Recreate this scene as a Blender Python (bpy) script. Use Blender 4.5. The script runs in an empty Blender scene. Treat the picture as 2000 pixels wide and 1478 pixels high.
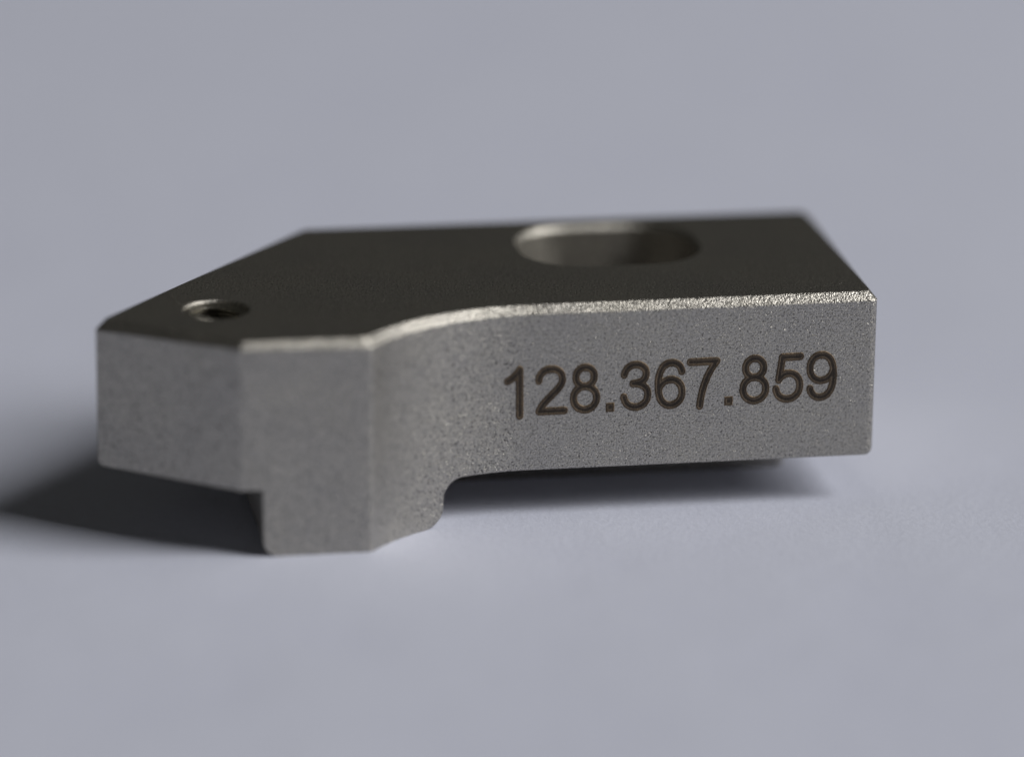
import bpy, bmesh, math, random
from mathutils import Vector, Matrix
random.seed(4)
scene = bpy.context.scene
col = scene.collection
scene.unit_settings.system = 'METRIC'
scene.unit_settings.scale_length = 0.01            # one unit is one centimetre

# ------------------------------------------------------------------ camera
CAM = Vector((-5.17305, -19.66553, 7.09507))
RIGHT = Vector((0.985312, -0.170428, 0.010664))
UP = Vector((0.042251, 0.303827, 0.951790))
FWD = Vector((0.165452, 0.937360, -0.306566))
cd = bpy.data.cameras.new('camera')
cam = bpy.data.objects.new('camera', cd); col.objects.link(cam)
m = Matrix((RIGHT, UP, -FWD)).transposed().to_4x4(); m.translation = CAM
cam.matrix_world = m
cd.sensor_fit = 'HORIZONTAL'; cd.sensor_width = 36.0
cd.lens = 9024.46 / 2000 * 36.0
cd.clip_start = 0.1; cd.clip_end = 500
cd.dof.use_dof = True
cd.dof.focus_distance = (Vector((-0.62, 0.0, 0.62)) - CAM).dot(FWD)
cd.dof.aperture_fstop = 0.125
scene.camera = cam

# ------------------------------------------------------------------ light
w = bpy.data.worlds.new('World'); scene.world = w; w.use_nodes = True
w.node_tree.nodes['Background'].inputs['Color'].default_value = (1.0, 0.985, 0.89, 1)
w.node_tree.nodes['Background'].inputs['Strength'].default_value = 0.032
AZ, EL, DIST = math.radians(-22), math.radians(40), 150.0
ld = bpy.data.lights.new('window_light', 'AREA'); lo = bpy.data.objects.new('window_light', ld); col.objects.link(lo)
ld.shape = 'RECTANGLE'; ld.size = 68.0; ld.size_y = 106.0
ld.energy = 200000; ld.color = (1.0, 0.985, 0.96)
c = Vector((-1.7, 0.4, 0.4))
d = Vector((math.cos(EL) * math.cos(AZ), math.cos(EL) * math.sin(AZ), math.sin(EL)))
lo.location = c + d * DIST
lo.rotation_euler = (-d).to_track_quat('-Z', 'Y').to_euler()

scene.view_settings.view_transform = 'Standard'; scene.view_settings.look = 'None'
scene.view_settings.exposure = 0.0; scene.view_settings.gamma = 1.0
scene.view_settings.use_curve_mapping = False
scene.render.engine = 'CYCLES'

# ------------------------------------------------------------------ node helpers
class NT:
    def __init__(s, name):
        s.m = bpy.data.materials.new(name); s.m.use_nodes = True
        s.t = s.m.node_tree; s.b = s.t.nodes['Principled BSDF']
    def n(s, typ, inp=None, **kw):
        x = s.t.nodes.new(typ)
        for k, v in kw.items(): setattr(x, k, v)
        for k, v in (inp or {}).items():
            if hasattr(v, 'links'): s.t.links.new(v, x.inputs[k])
            else: x.inputs[k].default_value = v
        return x
    def link(s, a, b): s.t.links.new(a, b)
    def ramp(s, fac, stops):
        r = s.n('ShaderNodeValToRGB', {'Fac': fac}); e = r.color_ramp.elements
        while len(e) < len(stops): e.new(0.5)
        for i, (p, cc) in enumerate(stops):
            e[i].position = p; e[i].color = cc if len(cc) == 4 else (*cc, 1)
        return r.outputs['Color']
    def mix(s, fac, a, b, typ='MIX'):
        x = s.n('ShaderNodeMix', data_type='RGBA', blend_type=typ)
        for sock, v in ((x.inputs[0], fac), (x.inputs[6], a), (x.inputs[7], b)):
            if hasattr(v, 'links'): s.t.links.new(v, sock)
            else: sock.default_value = v if not isinstance(v, tuple) else ((*v, 1) if len(v) == 3 else v)
        return x.outputs[2]

def metal_material(name, base, rough, bump=1.0, edge=0.014):
    t = NT(name)
    tc = t.n('ShaderNodeTexCoord').outputs['Object']
    grain = t.n('ShaderNodeTexNoise', {'Vector': tc, 'Scale': 120.0, 'Detail': 2.0, 'Roughness': 0.6})
    coarse = t.n('ShaderNodeTexNoise', {'Vector': tc, 'Scale': 3.0, 'Detail': 4.0})
    pits = t.n('ShaderNodeTexVoronoi', {'Vector': tc, 'Scale': 125.0, 'Randomness': 1.0})
    pitn = t.n('ShaderNodeTexNoise', {'Vector': tc, 'Scale': 92.0, 'Detail': 2.0})
    # blasted grain: dark pits and pale peaks
    g = t.ramp(grain.outputs['Fac'], [(0.30, (0.58, 0.58, 0.59)), (0.52, (1, 1, 1)), (0.75, (1.18, 1.16, 1.13))])
    p = t.ramp(pitn.outputs['Fac'], [(0.31, (0.30, 0.30, 0.32)), (0.42, (1, 1, 1))])
    cl = t.ramp(coarse.outputs['Fac'], [(0.3, (0.96, 0.96, 0.975)), (0.7, (1.03, 1.025, 1.01))])
    c1 = t.mix(1.0, base, g, 'MULTIPLY'); c2 = t.mix(1.0, c1, p, 'MULTIPLY'); c3 = t.mix(1.0, c2, cl, 'MULTIPLY')
    t.link(c3, t.b.inputs['Base Color'])
    t.b.inputs['Metallic'].default_value = 1.0
    r = t.n('ShaderNodeMapRange', {'Value': grain.outputs['Fac'], 'From Min': 0.3, 'From Max': 0.7, 'To Min': rough - 0.05, 'To Max': rough + 0.06})
    t.link(r.outputs[0], t.b.inputs['Roughness'])
    bev = t.n('ShaderNodeBevel', {'Radius': edge}, samples=6)
    b1 = t.n('ShaderNodeBump', {'Strength': 0.55 * bump, 'Distance': 0.006, 'Height': grain.outputs['Fac'], 'Normal': bev.outputs[0]})
    b2 = t.n('ShaderNodeBump', {'Strength': 0.35 * bump, 'Distance': 0.006, 'Height': pits.outputs['Distance'], 'Normal': b1.outputs[0]})
    # faceted blast craters: every little cell leans its own way
    cell = t.n('ShaderNodeTexVoronoi', {'Vector': tc, 'Scale': 105.0, 'Randomness': 1.0})
    off = t.n('ShaderNodeVectorMath', {0: cell.outputs['Color'], 1: (0.5, 0.5, 0.5)}, operation='SUBTRACT')
    sc = t.n('ShaderNodeVectorMath', {0: off.outputs[0], 'Scale': 0.19 * bump}, operation='SCALE')
    ad = t.n('ShaderNodeVectorMath', {0: b2.outputs[0], 1: sc.outputs[0]}, operation='ADD')
    nm = t.n('ShaderNodeVectorMath', {0: ad.outputs[0]}, operation='NORMALIZE')
    t.link(nm.outputs[0], t.b.inputs['Normal'])
    return t.m

M_BODY = metal_material('blasted_steel', (0.505, 0.487, 0.447), 0.365)
M_WALL = metal_material('milled_slot_wall', (0.47, 0.45, 0.41), 0.54, 0.6)
M_THREAD = metal_material('cut_thread_steel', (0.36, 0.345, 0.30), 0.32, 0.4, 0.004)

def mark_material():
    t = NT('laser_mark')
    a = t.n('ShaderNodeAttribute', attribute_name='stroke').outputs['Fac']
    tc = t.n('ShaderNodeTexCoord').outputs['Object']
    nz = t.n('ShaderNodeTexNoise', {'Vector': tc, 'Scale': 60.0, 'Detail': 3.0, 'Roughness': 0.7})
    j = t.n('ShaderNodeMath', {0: nz.outputs['Fac'], 1: 0.5}, operation='SUBTRACT')
    j2 = t.n('ShaderNodeMath', {0: j.outputs[0], 1: 0.42, 2: a}, operation='MULTIPLY_ADD')
    col_ = t.ramp(j2.outputs[0], [(0.0, (0.027, 0.020, 0.014)), (0.30, (0.042, 0.031, 0.021)), (0.48, (0.15, 0.113, 0.078)),
                                 (0.62, (0.058, 0.041, 0.026)), (0.80, (0.085, 0.058, 0.033)), (1.0, (0.26, 0.185, 0.11))])
    nb = t.n('ShaderNodeTexNoise', {'Vector': t.n('ShaderNodeNewGeometry').outputs['Position'], 'Scale': 9.0, 'Detail': 4.0, 'Roughness': 0.7})
    burn = t.ramp(nb.outputs['Fac'], [(0.32, (0.60, 0.58, 0.56)), (0.5, (1, 1, 1)), (0.70, (1.65, 1.60, 1.50))])
    t.link(t.mix(1.0, col_, burn, 'MULTIPLY'), t.b.inputs['Base Color'])
    t.b.inputs['Metallic'].default_value = 0.35
    t.b.inputs['Roughness'].default_value = 0.5
    b = t.n('ShaderNodeBump', {'Strength': 0.5, 'Distance': 0.01, 'Height': nz.outputs['Fac']})
    t.link(b.outputs[0], t.b.inputs['Normal'])
    return t.m
M_MARK = mark_material()

def paper_material():
    t = NT('white_paper')
    tc = t.n('ShaderNodeTexCoord').outputs['Object']
    f = t.n('ShaderNodeTexNoise', {'Vector': tc, 'Scale': 26.0, 'Detail': 5.0, 'Roughness': 0.7})
    g = t.n('ShaderNodeTexNoise', {'Vector': tc, 'Scale': 0.9, 'Detail': 3.0})
    c1 = t.ramp(f.outputs['Fac'], [(0.3, (0.67, 0.70, 0.828)), (0.7, (0.712, 0.741, 0.866))])
    c2 = t.ramp(g.outputs['Fac'], [(0.3, (0.97, 0.97, 0.985)), (0.7, (1.0, 1.0, 1.0))])
    t.link(t.mix(1.0, c1, c2, 'MULTIPLY'), t.b.inputs['Base Color'])
    t.b.inputs['Roughness'].default_value = 0.75
    t.b.inputs['Specular IOR Level'].default_value = 0.25
    b = t.n('ShaderNodeBump', {'Strength': 0.25, 'Distance': 0.02, 'Height': f.outputs['Fac']})
    b2 = t.n('ShaderNodeBump', {'Strength': 0.15, 'Distance': 0.15, 'Height': g.outputs['Fac'], 'Normal': b.outputs[0]})
    t.link(b2.outputs[0], t.b.inputs['Normal'])
    return t.m

# ------------------------------------------------------------------ paper surface
def paper():
    me = bpy.data.meshes.new('paper')
    X0, X1, Y0, Y1, T = -34, 34, -30, 34, 0.03
    vs = [(x, y, z) for z in (-T, 0) for (x, y) in ((X0, Y0), (X1, Y0), (X1, Y1), (X0, Y1))]
    me.from_pydata(vs, [], [(0, 3, 2, 1), (4, 5, 6, 7), (0, 1, 5, 4), (1, 2, 6, 5), (2, 3, 7, 6), (3, 0, 4, 7)])
    o = bpy.data.objects.new('paper', me); col.objects.link(o); me.materials.append(paper_material())
    o['kind'] = 'structure'
    return o
paper()

# ------------------------------------------------------------------ block geometry
W, GX, AX, AY, BX, P, CX = 1.400, -2.50, -3.589, 0.067, -2.986, 0.380, -2.397
ZA, ZN, FL, FR = 0.220, 0.316, -2.886, -2.028
H, CH = 1.0, 0.038                                     # height, chamfer
HX, HY, HR, HS, HD = -1.084, 0.946, 0.290, 0.142, 0.058   # slot: centre, corner radius, straight half lengths
SX, SY, SR = -3.031, 0.150, 0.150                      # tapped hole

def outline():
    """corner list (x, y, radius, segments, inset of the edge that leaves the corner, depth of its chamfer)"""
    pts = [(AX, AY, 0.018, 3, CH, 0.045), (BX, -P, 0.022, 4, 0.030, 0.028), (CX, -P, 0.034, 5, CH, 0.040)]
    th = math.radians(52); R = P / (1 - math.cos(th)); dx = CX + R * math.sin(th)
    N = 26
    for i in range(1, N + 1):
        a = th * (1 - i / N)
        pts.append((dx - R * math.sin(a), -R * (1 - math.cos(a)), 0, 0, CH, 0.040 - 0.002 * i / N))
    pts += [(0, 0, 0.035, 5, 0.030, 0.037), (0, W, 0.03, 4, 0.014, 0.025), (GX, W, 0.03, 4, 0.030, 0.03)]
    return pts

def ring(pts, k):
    """outline moved inwards by k of every edge's inset, corners rounded"""
    n = len(pts); q = []
    for i in range(n):
        p0, p1, p2 = (Vector(pts[j % n][:2]) for j in (i - 1, i, i + 1))
        d1 = (p1 - p0).normalized(); d2 = (p2 - p1).normalized()
        n1 = Vector((-d1.y, d1.x)); n2 = Vector((-d2.y, d2.x))
        i1, i2 = pts[i - 1][4] * k, pts[i][4] * k
        det = n1.x * n2.y - n1.y * n2.x
        if abs(det) < 1e-5: v = p1 + n1 * i1
        else:
            ex, ey = (i1 * n2.y - i2 * n1.y) / det, (n1.x * i2 - n2.x * i1) / det
            v = p1 + Vector((ex, ey))
        q.append(v)
    out = []
    for i in range(n):
        r, s = pts[i][2], pts[i][3]
        p0, p1, p2 = q[i - 1], q[i], q[(i + 1) % n]
        if not s: out.append((p1.x, p1.y, pts[i][5])); continue
        a = (p0 - p1).normalized(); b = (p2 - p1).normalized()
        ang = a.angle(b); t = r / math.tan(ang / 2)
        cc = p1 + (a + b).normalized() * (r / math.sin(ang / 2))
        s0 = p1 + a * t - cc; s1 = p1 + b * t - cc
        tot = s0.angle_signed(s1) * -1
        for j in range(s + 1):
            v = cc + Matrix.Rotation(tot * j / s, 2) @ s0; out.append((v.x, v.y, pts[i][5]))
    return out

def loft(rings):
    """rings: list of lists of 3D points of equal length"""
    bm = bmesh.new(); R = [[bm.verts.new(p) for p in r] for r in rings]; n = len(R[0])
    for a, b in zip(R, R[1:]):
        for i in range(n): bm.faces.new((a[i], a[(i + 1) % n], b[(i + 1) % n], b[i]))
    bm.faces.new(list(reversed(R[0]))); bm.faces.new(R[-1])
    bmesh.ops.recalc_face_normals(bm, faces=bm.faces)
    return bm

def temp(name, bm):
    me = bpy.data.meshes.new(name); bm.to_mesh(me); bm.free()
    o = bpy.data.objects.new(name, me); col.objects.link(o); return o

def arc(cx, cz, r, a0, a1, n):
    return [(cx + r * math.cos(math.radians(a0 + (a1 - a0) * i / n)), cz + r * math.sin(math.radians(a0 + (a1 - a0) * i / n))) for i in range(n + 1)]

def lathe(cx, cy, prof, n=96):
    return loft([[(cx + r * math.cos(2 * math.pi * i / n), cy + r * math.sin(2 * math.pi * i / n), z) for i in range(n)] for r, z in prof])

pts = outline(); r0, r1 = ring(pts, 0), ring(pts, 1)
blank = temp('blank', loft([[(p[0], p[1], -0.2) for p in r0], [(p[0], p[1], H - p[2]) for p in r0], [(p[0], p[1], H) for p in r1]]))
# side profile: nose overhang, foot, raised arm
prof = [(AX - 0.003, 2)] + arc(AX + 0.042, ZN + 0.045, 0.045, 180, 270, 6)
prof += arc(FL - 0.012, ZN - 0.012, 0.012, 90, 0, 3)
prof += arc(FL + 0.075, 0.075, 0.075, 180, 270, 8)
prof += arc(FR - 0.095, 0.095, 0.095, 270, 360, 8)
prof += arc(FR + 0.095, ZA - 0.095, 0.095, 180, 90, 10)
prof += arc(-0.045 + 0.002, ZA + 0.045, 0.045, 270, 360, 6)
prof += [(0.002, 2)]
side = temp('side', loft([[(x, -2, z) for x, z in prof], [(x, 4, z) for x, z in prof]]))
def slot(prof, n=22):
    rings = []
    for rr, z in prof:
        q = []
        for sx, sy, a0 in ((1, -1, -90), (1, 1, 0), (-1, 1, 90), (-1, -1, 180)):
            for k in range(n + 1):
                a = math.radians(a0 + 90 * k / n)
                q.append((HX + sx * HS + rr * math.cos(a), HY + sy * HD + rr * math.sin(a), z))
        rings.append(q)
    return loft(rings)
bore = temp('bore', slot([(HR - 0.014, -1), (HR - 0.014, H - 0.026), (HR, H - 0.003), (HR + 0.02, H + 0.5)]))
def added_pad(x0, x1):  # added block, its front undercut so it stays dark under the arm
    return loft([[(x, y, z) for x, y in ((x0, f), (x1 - 0.03, f), (x1, f + 0.03), (x1, W - 0.012), (x0, W - 0.012))]
                 for f, z in ((0.52, 0.0), (0.48, 0.10), (0.48, ZA + 0.1))])
added_heel = temp('added_heel', added_pad(FR - 0.2, -0.300))  # guessed support, added to deepen the dark band below the arm
tap = temp('tap', lathe(SX, SY, [(SR - 0.004, ZN - 0.3), (SR - 0.004, H - 0.012), (SR + 0.002, H), (SR + 0.2, H + 0.2)], 72))
for o, op in ((side, 'INTERSECT'), (added_heel, 'UNION'), (bore, 'DIFFERENCE'), (tap, 'DIFFERENCE')):
    mm = blank.modifiers.new(o.name, 'BOOLEAN'); mm.object = o; mm.operation = op; mm.solver = 'EXACT'
bpy.context.view_layer.update()
dg = bpy.context.evaluated_depsgraph_get()
me = bpy.data.meshes.new_from_object(blank.evaluated_get(dg)); me.name = 'body'
for o in (blank, side, added_heel, bore, tap): bpy.data.objects.remove(o, do_unlink=True)

root = bpy.data.objects.new('clamp_block', None); col.objects.link(root)
root.location = (0, 0, 0); root.empty_display_size = 0.5
root['label'] = 'bead blasted grey steel clamp block engraved 128.367.859 standing on white paper'
root['category'] = 'clamp block'
me.materials.clear(); me.materials.append(M_BODY)
me.materials.append(M_WALL)
def in_slot(f):
    x = max(0.0, abs(f.center.x - HX) - HS)
    return math.hypot(x, max(0.0, abs(f.center.y - HY) - HD)) < HR - 0.008 and abs(f.normal.z) < 0.3 and f.center.z > 0.05
me.polygons.foreach_set('material_index', [1 if in_slot(f) else 0 for f in me.polygons])
me.polygons.foreach_set('use_smooth', [True] * len(me.polygons)); me.set_sharp_from_angle(angle=math.radians(24))
body = bpy.data.objects.new('body', me); col.objects.link(body); body.parent = root
wn = body.modifiers.new('normals', 'WEIGHTED_NORMAL'); wn.keep_sharp = True; wn.weight = 100

# ------------------------------------------------------------------ thread in the small hole
def thread():
    pitch, N = 0.062, 64
    turns = 10
    bm = bmesh.new(); rows = []
    top = H - 0.013
    prof_t = [(0.0, 0.0), (0.08, 0.0), (0.46, 1.0), (0.58, 1.0), (0.95, 0.0)]
    ro, ri = SR - 0.0042, SR - 0.036
    zs = [(k + t) for k in range(-1, turns) for t, _ in prof_t]; hs = [h for k in range(-1, turns) for _, h in prof_t]
    for s, h in zip(zs, hs):
        row = []
        for i in range(N + 1):
            a = -2 * math.pi * i / N
            z = top - (s + i / N) * pitch
            zz = min(z, top); r = ro - (ro - ri) * h
            if z > top: r = ro - (ro - ri) * max(0.0, h - (z - top) / pitch * 2) * 0.0
            row.append(bm.verts.new((SX + r * math.cos(a), SY + r * math.sin(a), zz)))
        rows.append(row)
    for a, b in zip(rows, rows[1:]):
        for i in range(N):
            try: bm.faces.new((a[i], b[i], b[i + 1], a[i + 1]))
            except ValueError: pass
    bmesh.ops.remove_doubles(bm, verts=bm.verts, dist=1e-6)
    bmesh.ops.dissolve_degenerate(bm, dist=1e-6, edges=bm.edges)
    m_ = bpy.data.meshes.new('screw_thread'); bm.to_mesh(m_); bm.free()
    m_.polygons.foreach_set('use_smooth', [True] * len(m_.polygons)); m_.set_sharp_from_angle(angle=math.radians(35))
    m_.materials.append(M_THREAD)
    o = bpy.data.objects.new('screw_thread', m_); col.objects.link(o); o.parent = root
    o['label'] = 'cut screw thread inside the small hole'
thread()

# ------------------------------------------------------------------ engraved number
def bez(p0, p1, p2, p3, n=14):
    return [tuple((1 - t) ** 3 * a + 3 * (1 - t) ** 2 * t * b + 3 * (1 - t) * t * t * c_ + t ** 3 * e
            for a, b, c_, e in zip(p0, p1, p2, p3)) for t in (i / n for i in range(n + 1))]
def path(start, *segs):
    out = [start]
    for s in segs:
        if len(s) == 2 and not isinstance(s[0], tuple): out.append(s)
        else: out += bez(out[-1], *s)[1:]
    return out
def oval(cx, cy, rx, ry, n=48):
    return [(cx + rx * math.cos(2 * math.pi * i / n), cy + ry * math.sin(2 * math.pi * i / n)) for i in range(n + 1)]
six = [path((468, 540), ((450, 630), (388, 676), (300, 676)), ((160, 676), (82, 560), (82, 345)),
            ((82, 130), (165, 36), (285, 36)), ((395, 36), (475, 118), (475, 228)), ((475, 345), (395, 424), (288, 424)),
            ((180, 424), (95, 345), (86, 250)))]
GLYPH = {
    '1': [path((326, 0), (326, 690)), path((326, 690), ((275, 610), (205, 560), (120, 528)))],
    '2': [path((78, 505), ((85, 612), (165, 676), (280, 676)), ((395, 676), (465, 610), (465, 520)),
               ((465, 430), (390, 370), (270, 265)), ((180, 185), (120, 130), (84, 44)), (495, 44))],
    '3': [path((82, 530), ((105, 622), (175, 676), (265, 676)), ((370, 676), (440, 615), (440, 535)), ((440, 440), (365, 395), (225, 392)),
               ((390, 395), (470, 320), (470, 220)), ((470, 110), (385, 36), (270, 36)), ((165, 36), (95, 95), (76, 195)))],
    '5': [path((475, 670), (178, 670), (122, 330), ((165, 390), (225, 424), (285, 424)), ((400, 424), (472, 340), (472, 232)),
               ((472, 118), (390, 36), (270, 36)), ((165, 36), (90, 95), (76, 195)))],
    '6': six,
    '7': [path((50, 668), (488, 668), ((350, 520), (245, 300), (212, 0)))],
    '8': [oval(277, 532, 150, 144), oval(277, 214, 190, 178)],
    '9': [[(554 - x, 712 - y) for x, y in p] for p in six],
    '.': [[(130, 52), (131, 52)]],
}
HALF, STEP = 64.0, 8.0
def glyph_mesh(ch):
    segs = [(a, b) for p in GLYPH[ch] for a, b in zip(p, p[1:])]
    def dist(x, y):
        best = 1e9
        for (x0, y0), (x1, y1) in segs:
            ex, ey = x1 - x0, y1 - y0; L = ex * ex + ey * ey
            t = 0 if L == 0 else max(0, min(1, ((x - x0) * ex + (y - y0) * ey) / L))
            ax, ay = x - x0 - t * ex, y - y0 - t * ey
            dd = max(abs(ax), abs(ay)) if ch == '.' else math.hypot(ax, ay)
            best = min(best, dd)
        return best
    nx, ny = int(690 / STEP), int(860 / STEP); ox, oy = -70, -70
    lim = HALF * (1.15 if ch == '.' else 1)
    D = [[dist(ox + i * STEP, oy + j * STEP) / lim + random.uniform(-0.05, 0.05) for i in range(nx)] for j in range(ny)]
    ids, vs, at, fs = {}, [], [], []
    def vert(i, j):
        if (i, j) not in ids:
            dd = D[j][i]
            # floor of the cut, a melted bead at its rim, then down into the face
            h = 0.0016 + 0.0020 * math.exp(-((dd - 0.72) / 0.17) ** 2) + (-0.006 * max(0, dd - 0.92) / 0.12)
            ids[(i, j)] = len(vs); vs.append((ox + i * STEP, oy + j * STEP, h)); at.append(min(1.0, dd))
        return ids[(i, j)]
    for j in range(ny - 1):
        for i in range(nx - 1):
            if min(D[j][i], D[j][i + 1], D[j + 1][i], D[j + 1][i + 1]) < 1.0:
                fs.append((vert(i, j), vert(i + 1, j), vert(i + 1, j + 1), vert(i, j + 1)))
    return vs, at, fs
EM = 0.2262 / 712.0                                     # figure height in the photograph
X_START, Z_START, TILT, SXF = -1.757, 0.4830, 0.0102, 0.895
cache = {}
pen = 0.0
for ch in '128.367.859':
    if ch not in cache:
        vs, at, fs = glyph_mesh(ch)
        gm = bpy.data.meshes.new('figure')
        gm.from_pydata([(x * EM * SXF, -h, y * EM) for x, y, h in vs], [], fs)
        la = gm.attributes.new('stroke', 'FLOAT', 'POINT'); la.data.foreach_set('value', at)
        gm.polygons.foreach_set('use_smooth', [True] * len(gm.polygons)); gm.materials.append(M_MARK)
        cache[ch] = gm
    o = bpy.data.objects.new('engraved_point' if ch == '.' else 'engraved_digit', cache[ch]); col.objects.link(o); o.parent = root
    x = pen * EM * SXF
    o.location = (X_START + x * math.cos(TILT), 0.0, Z_START + x * math.sin(TILT))
    o.rotation_euler = (0, -TILT, 0)
    if pen == 0:                                        # the first figure lies where the curve begins
        o.location.y = -0.0073; o.rotation_euler = (0, -TILT, 0.053)
    o['label'] = 'dark laser engraved full stop' if ch == '.' else 'dark laser engraved figure ' + ch
    pen += 278 if ch == '.' else 556
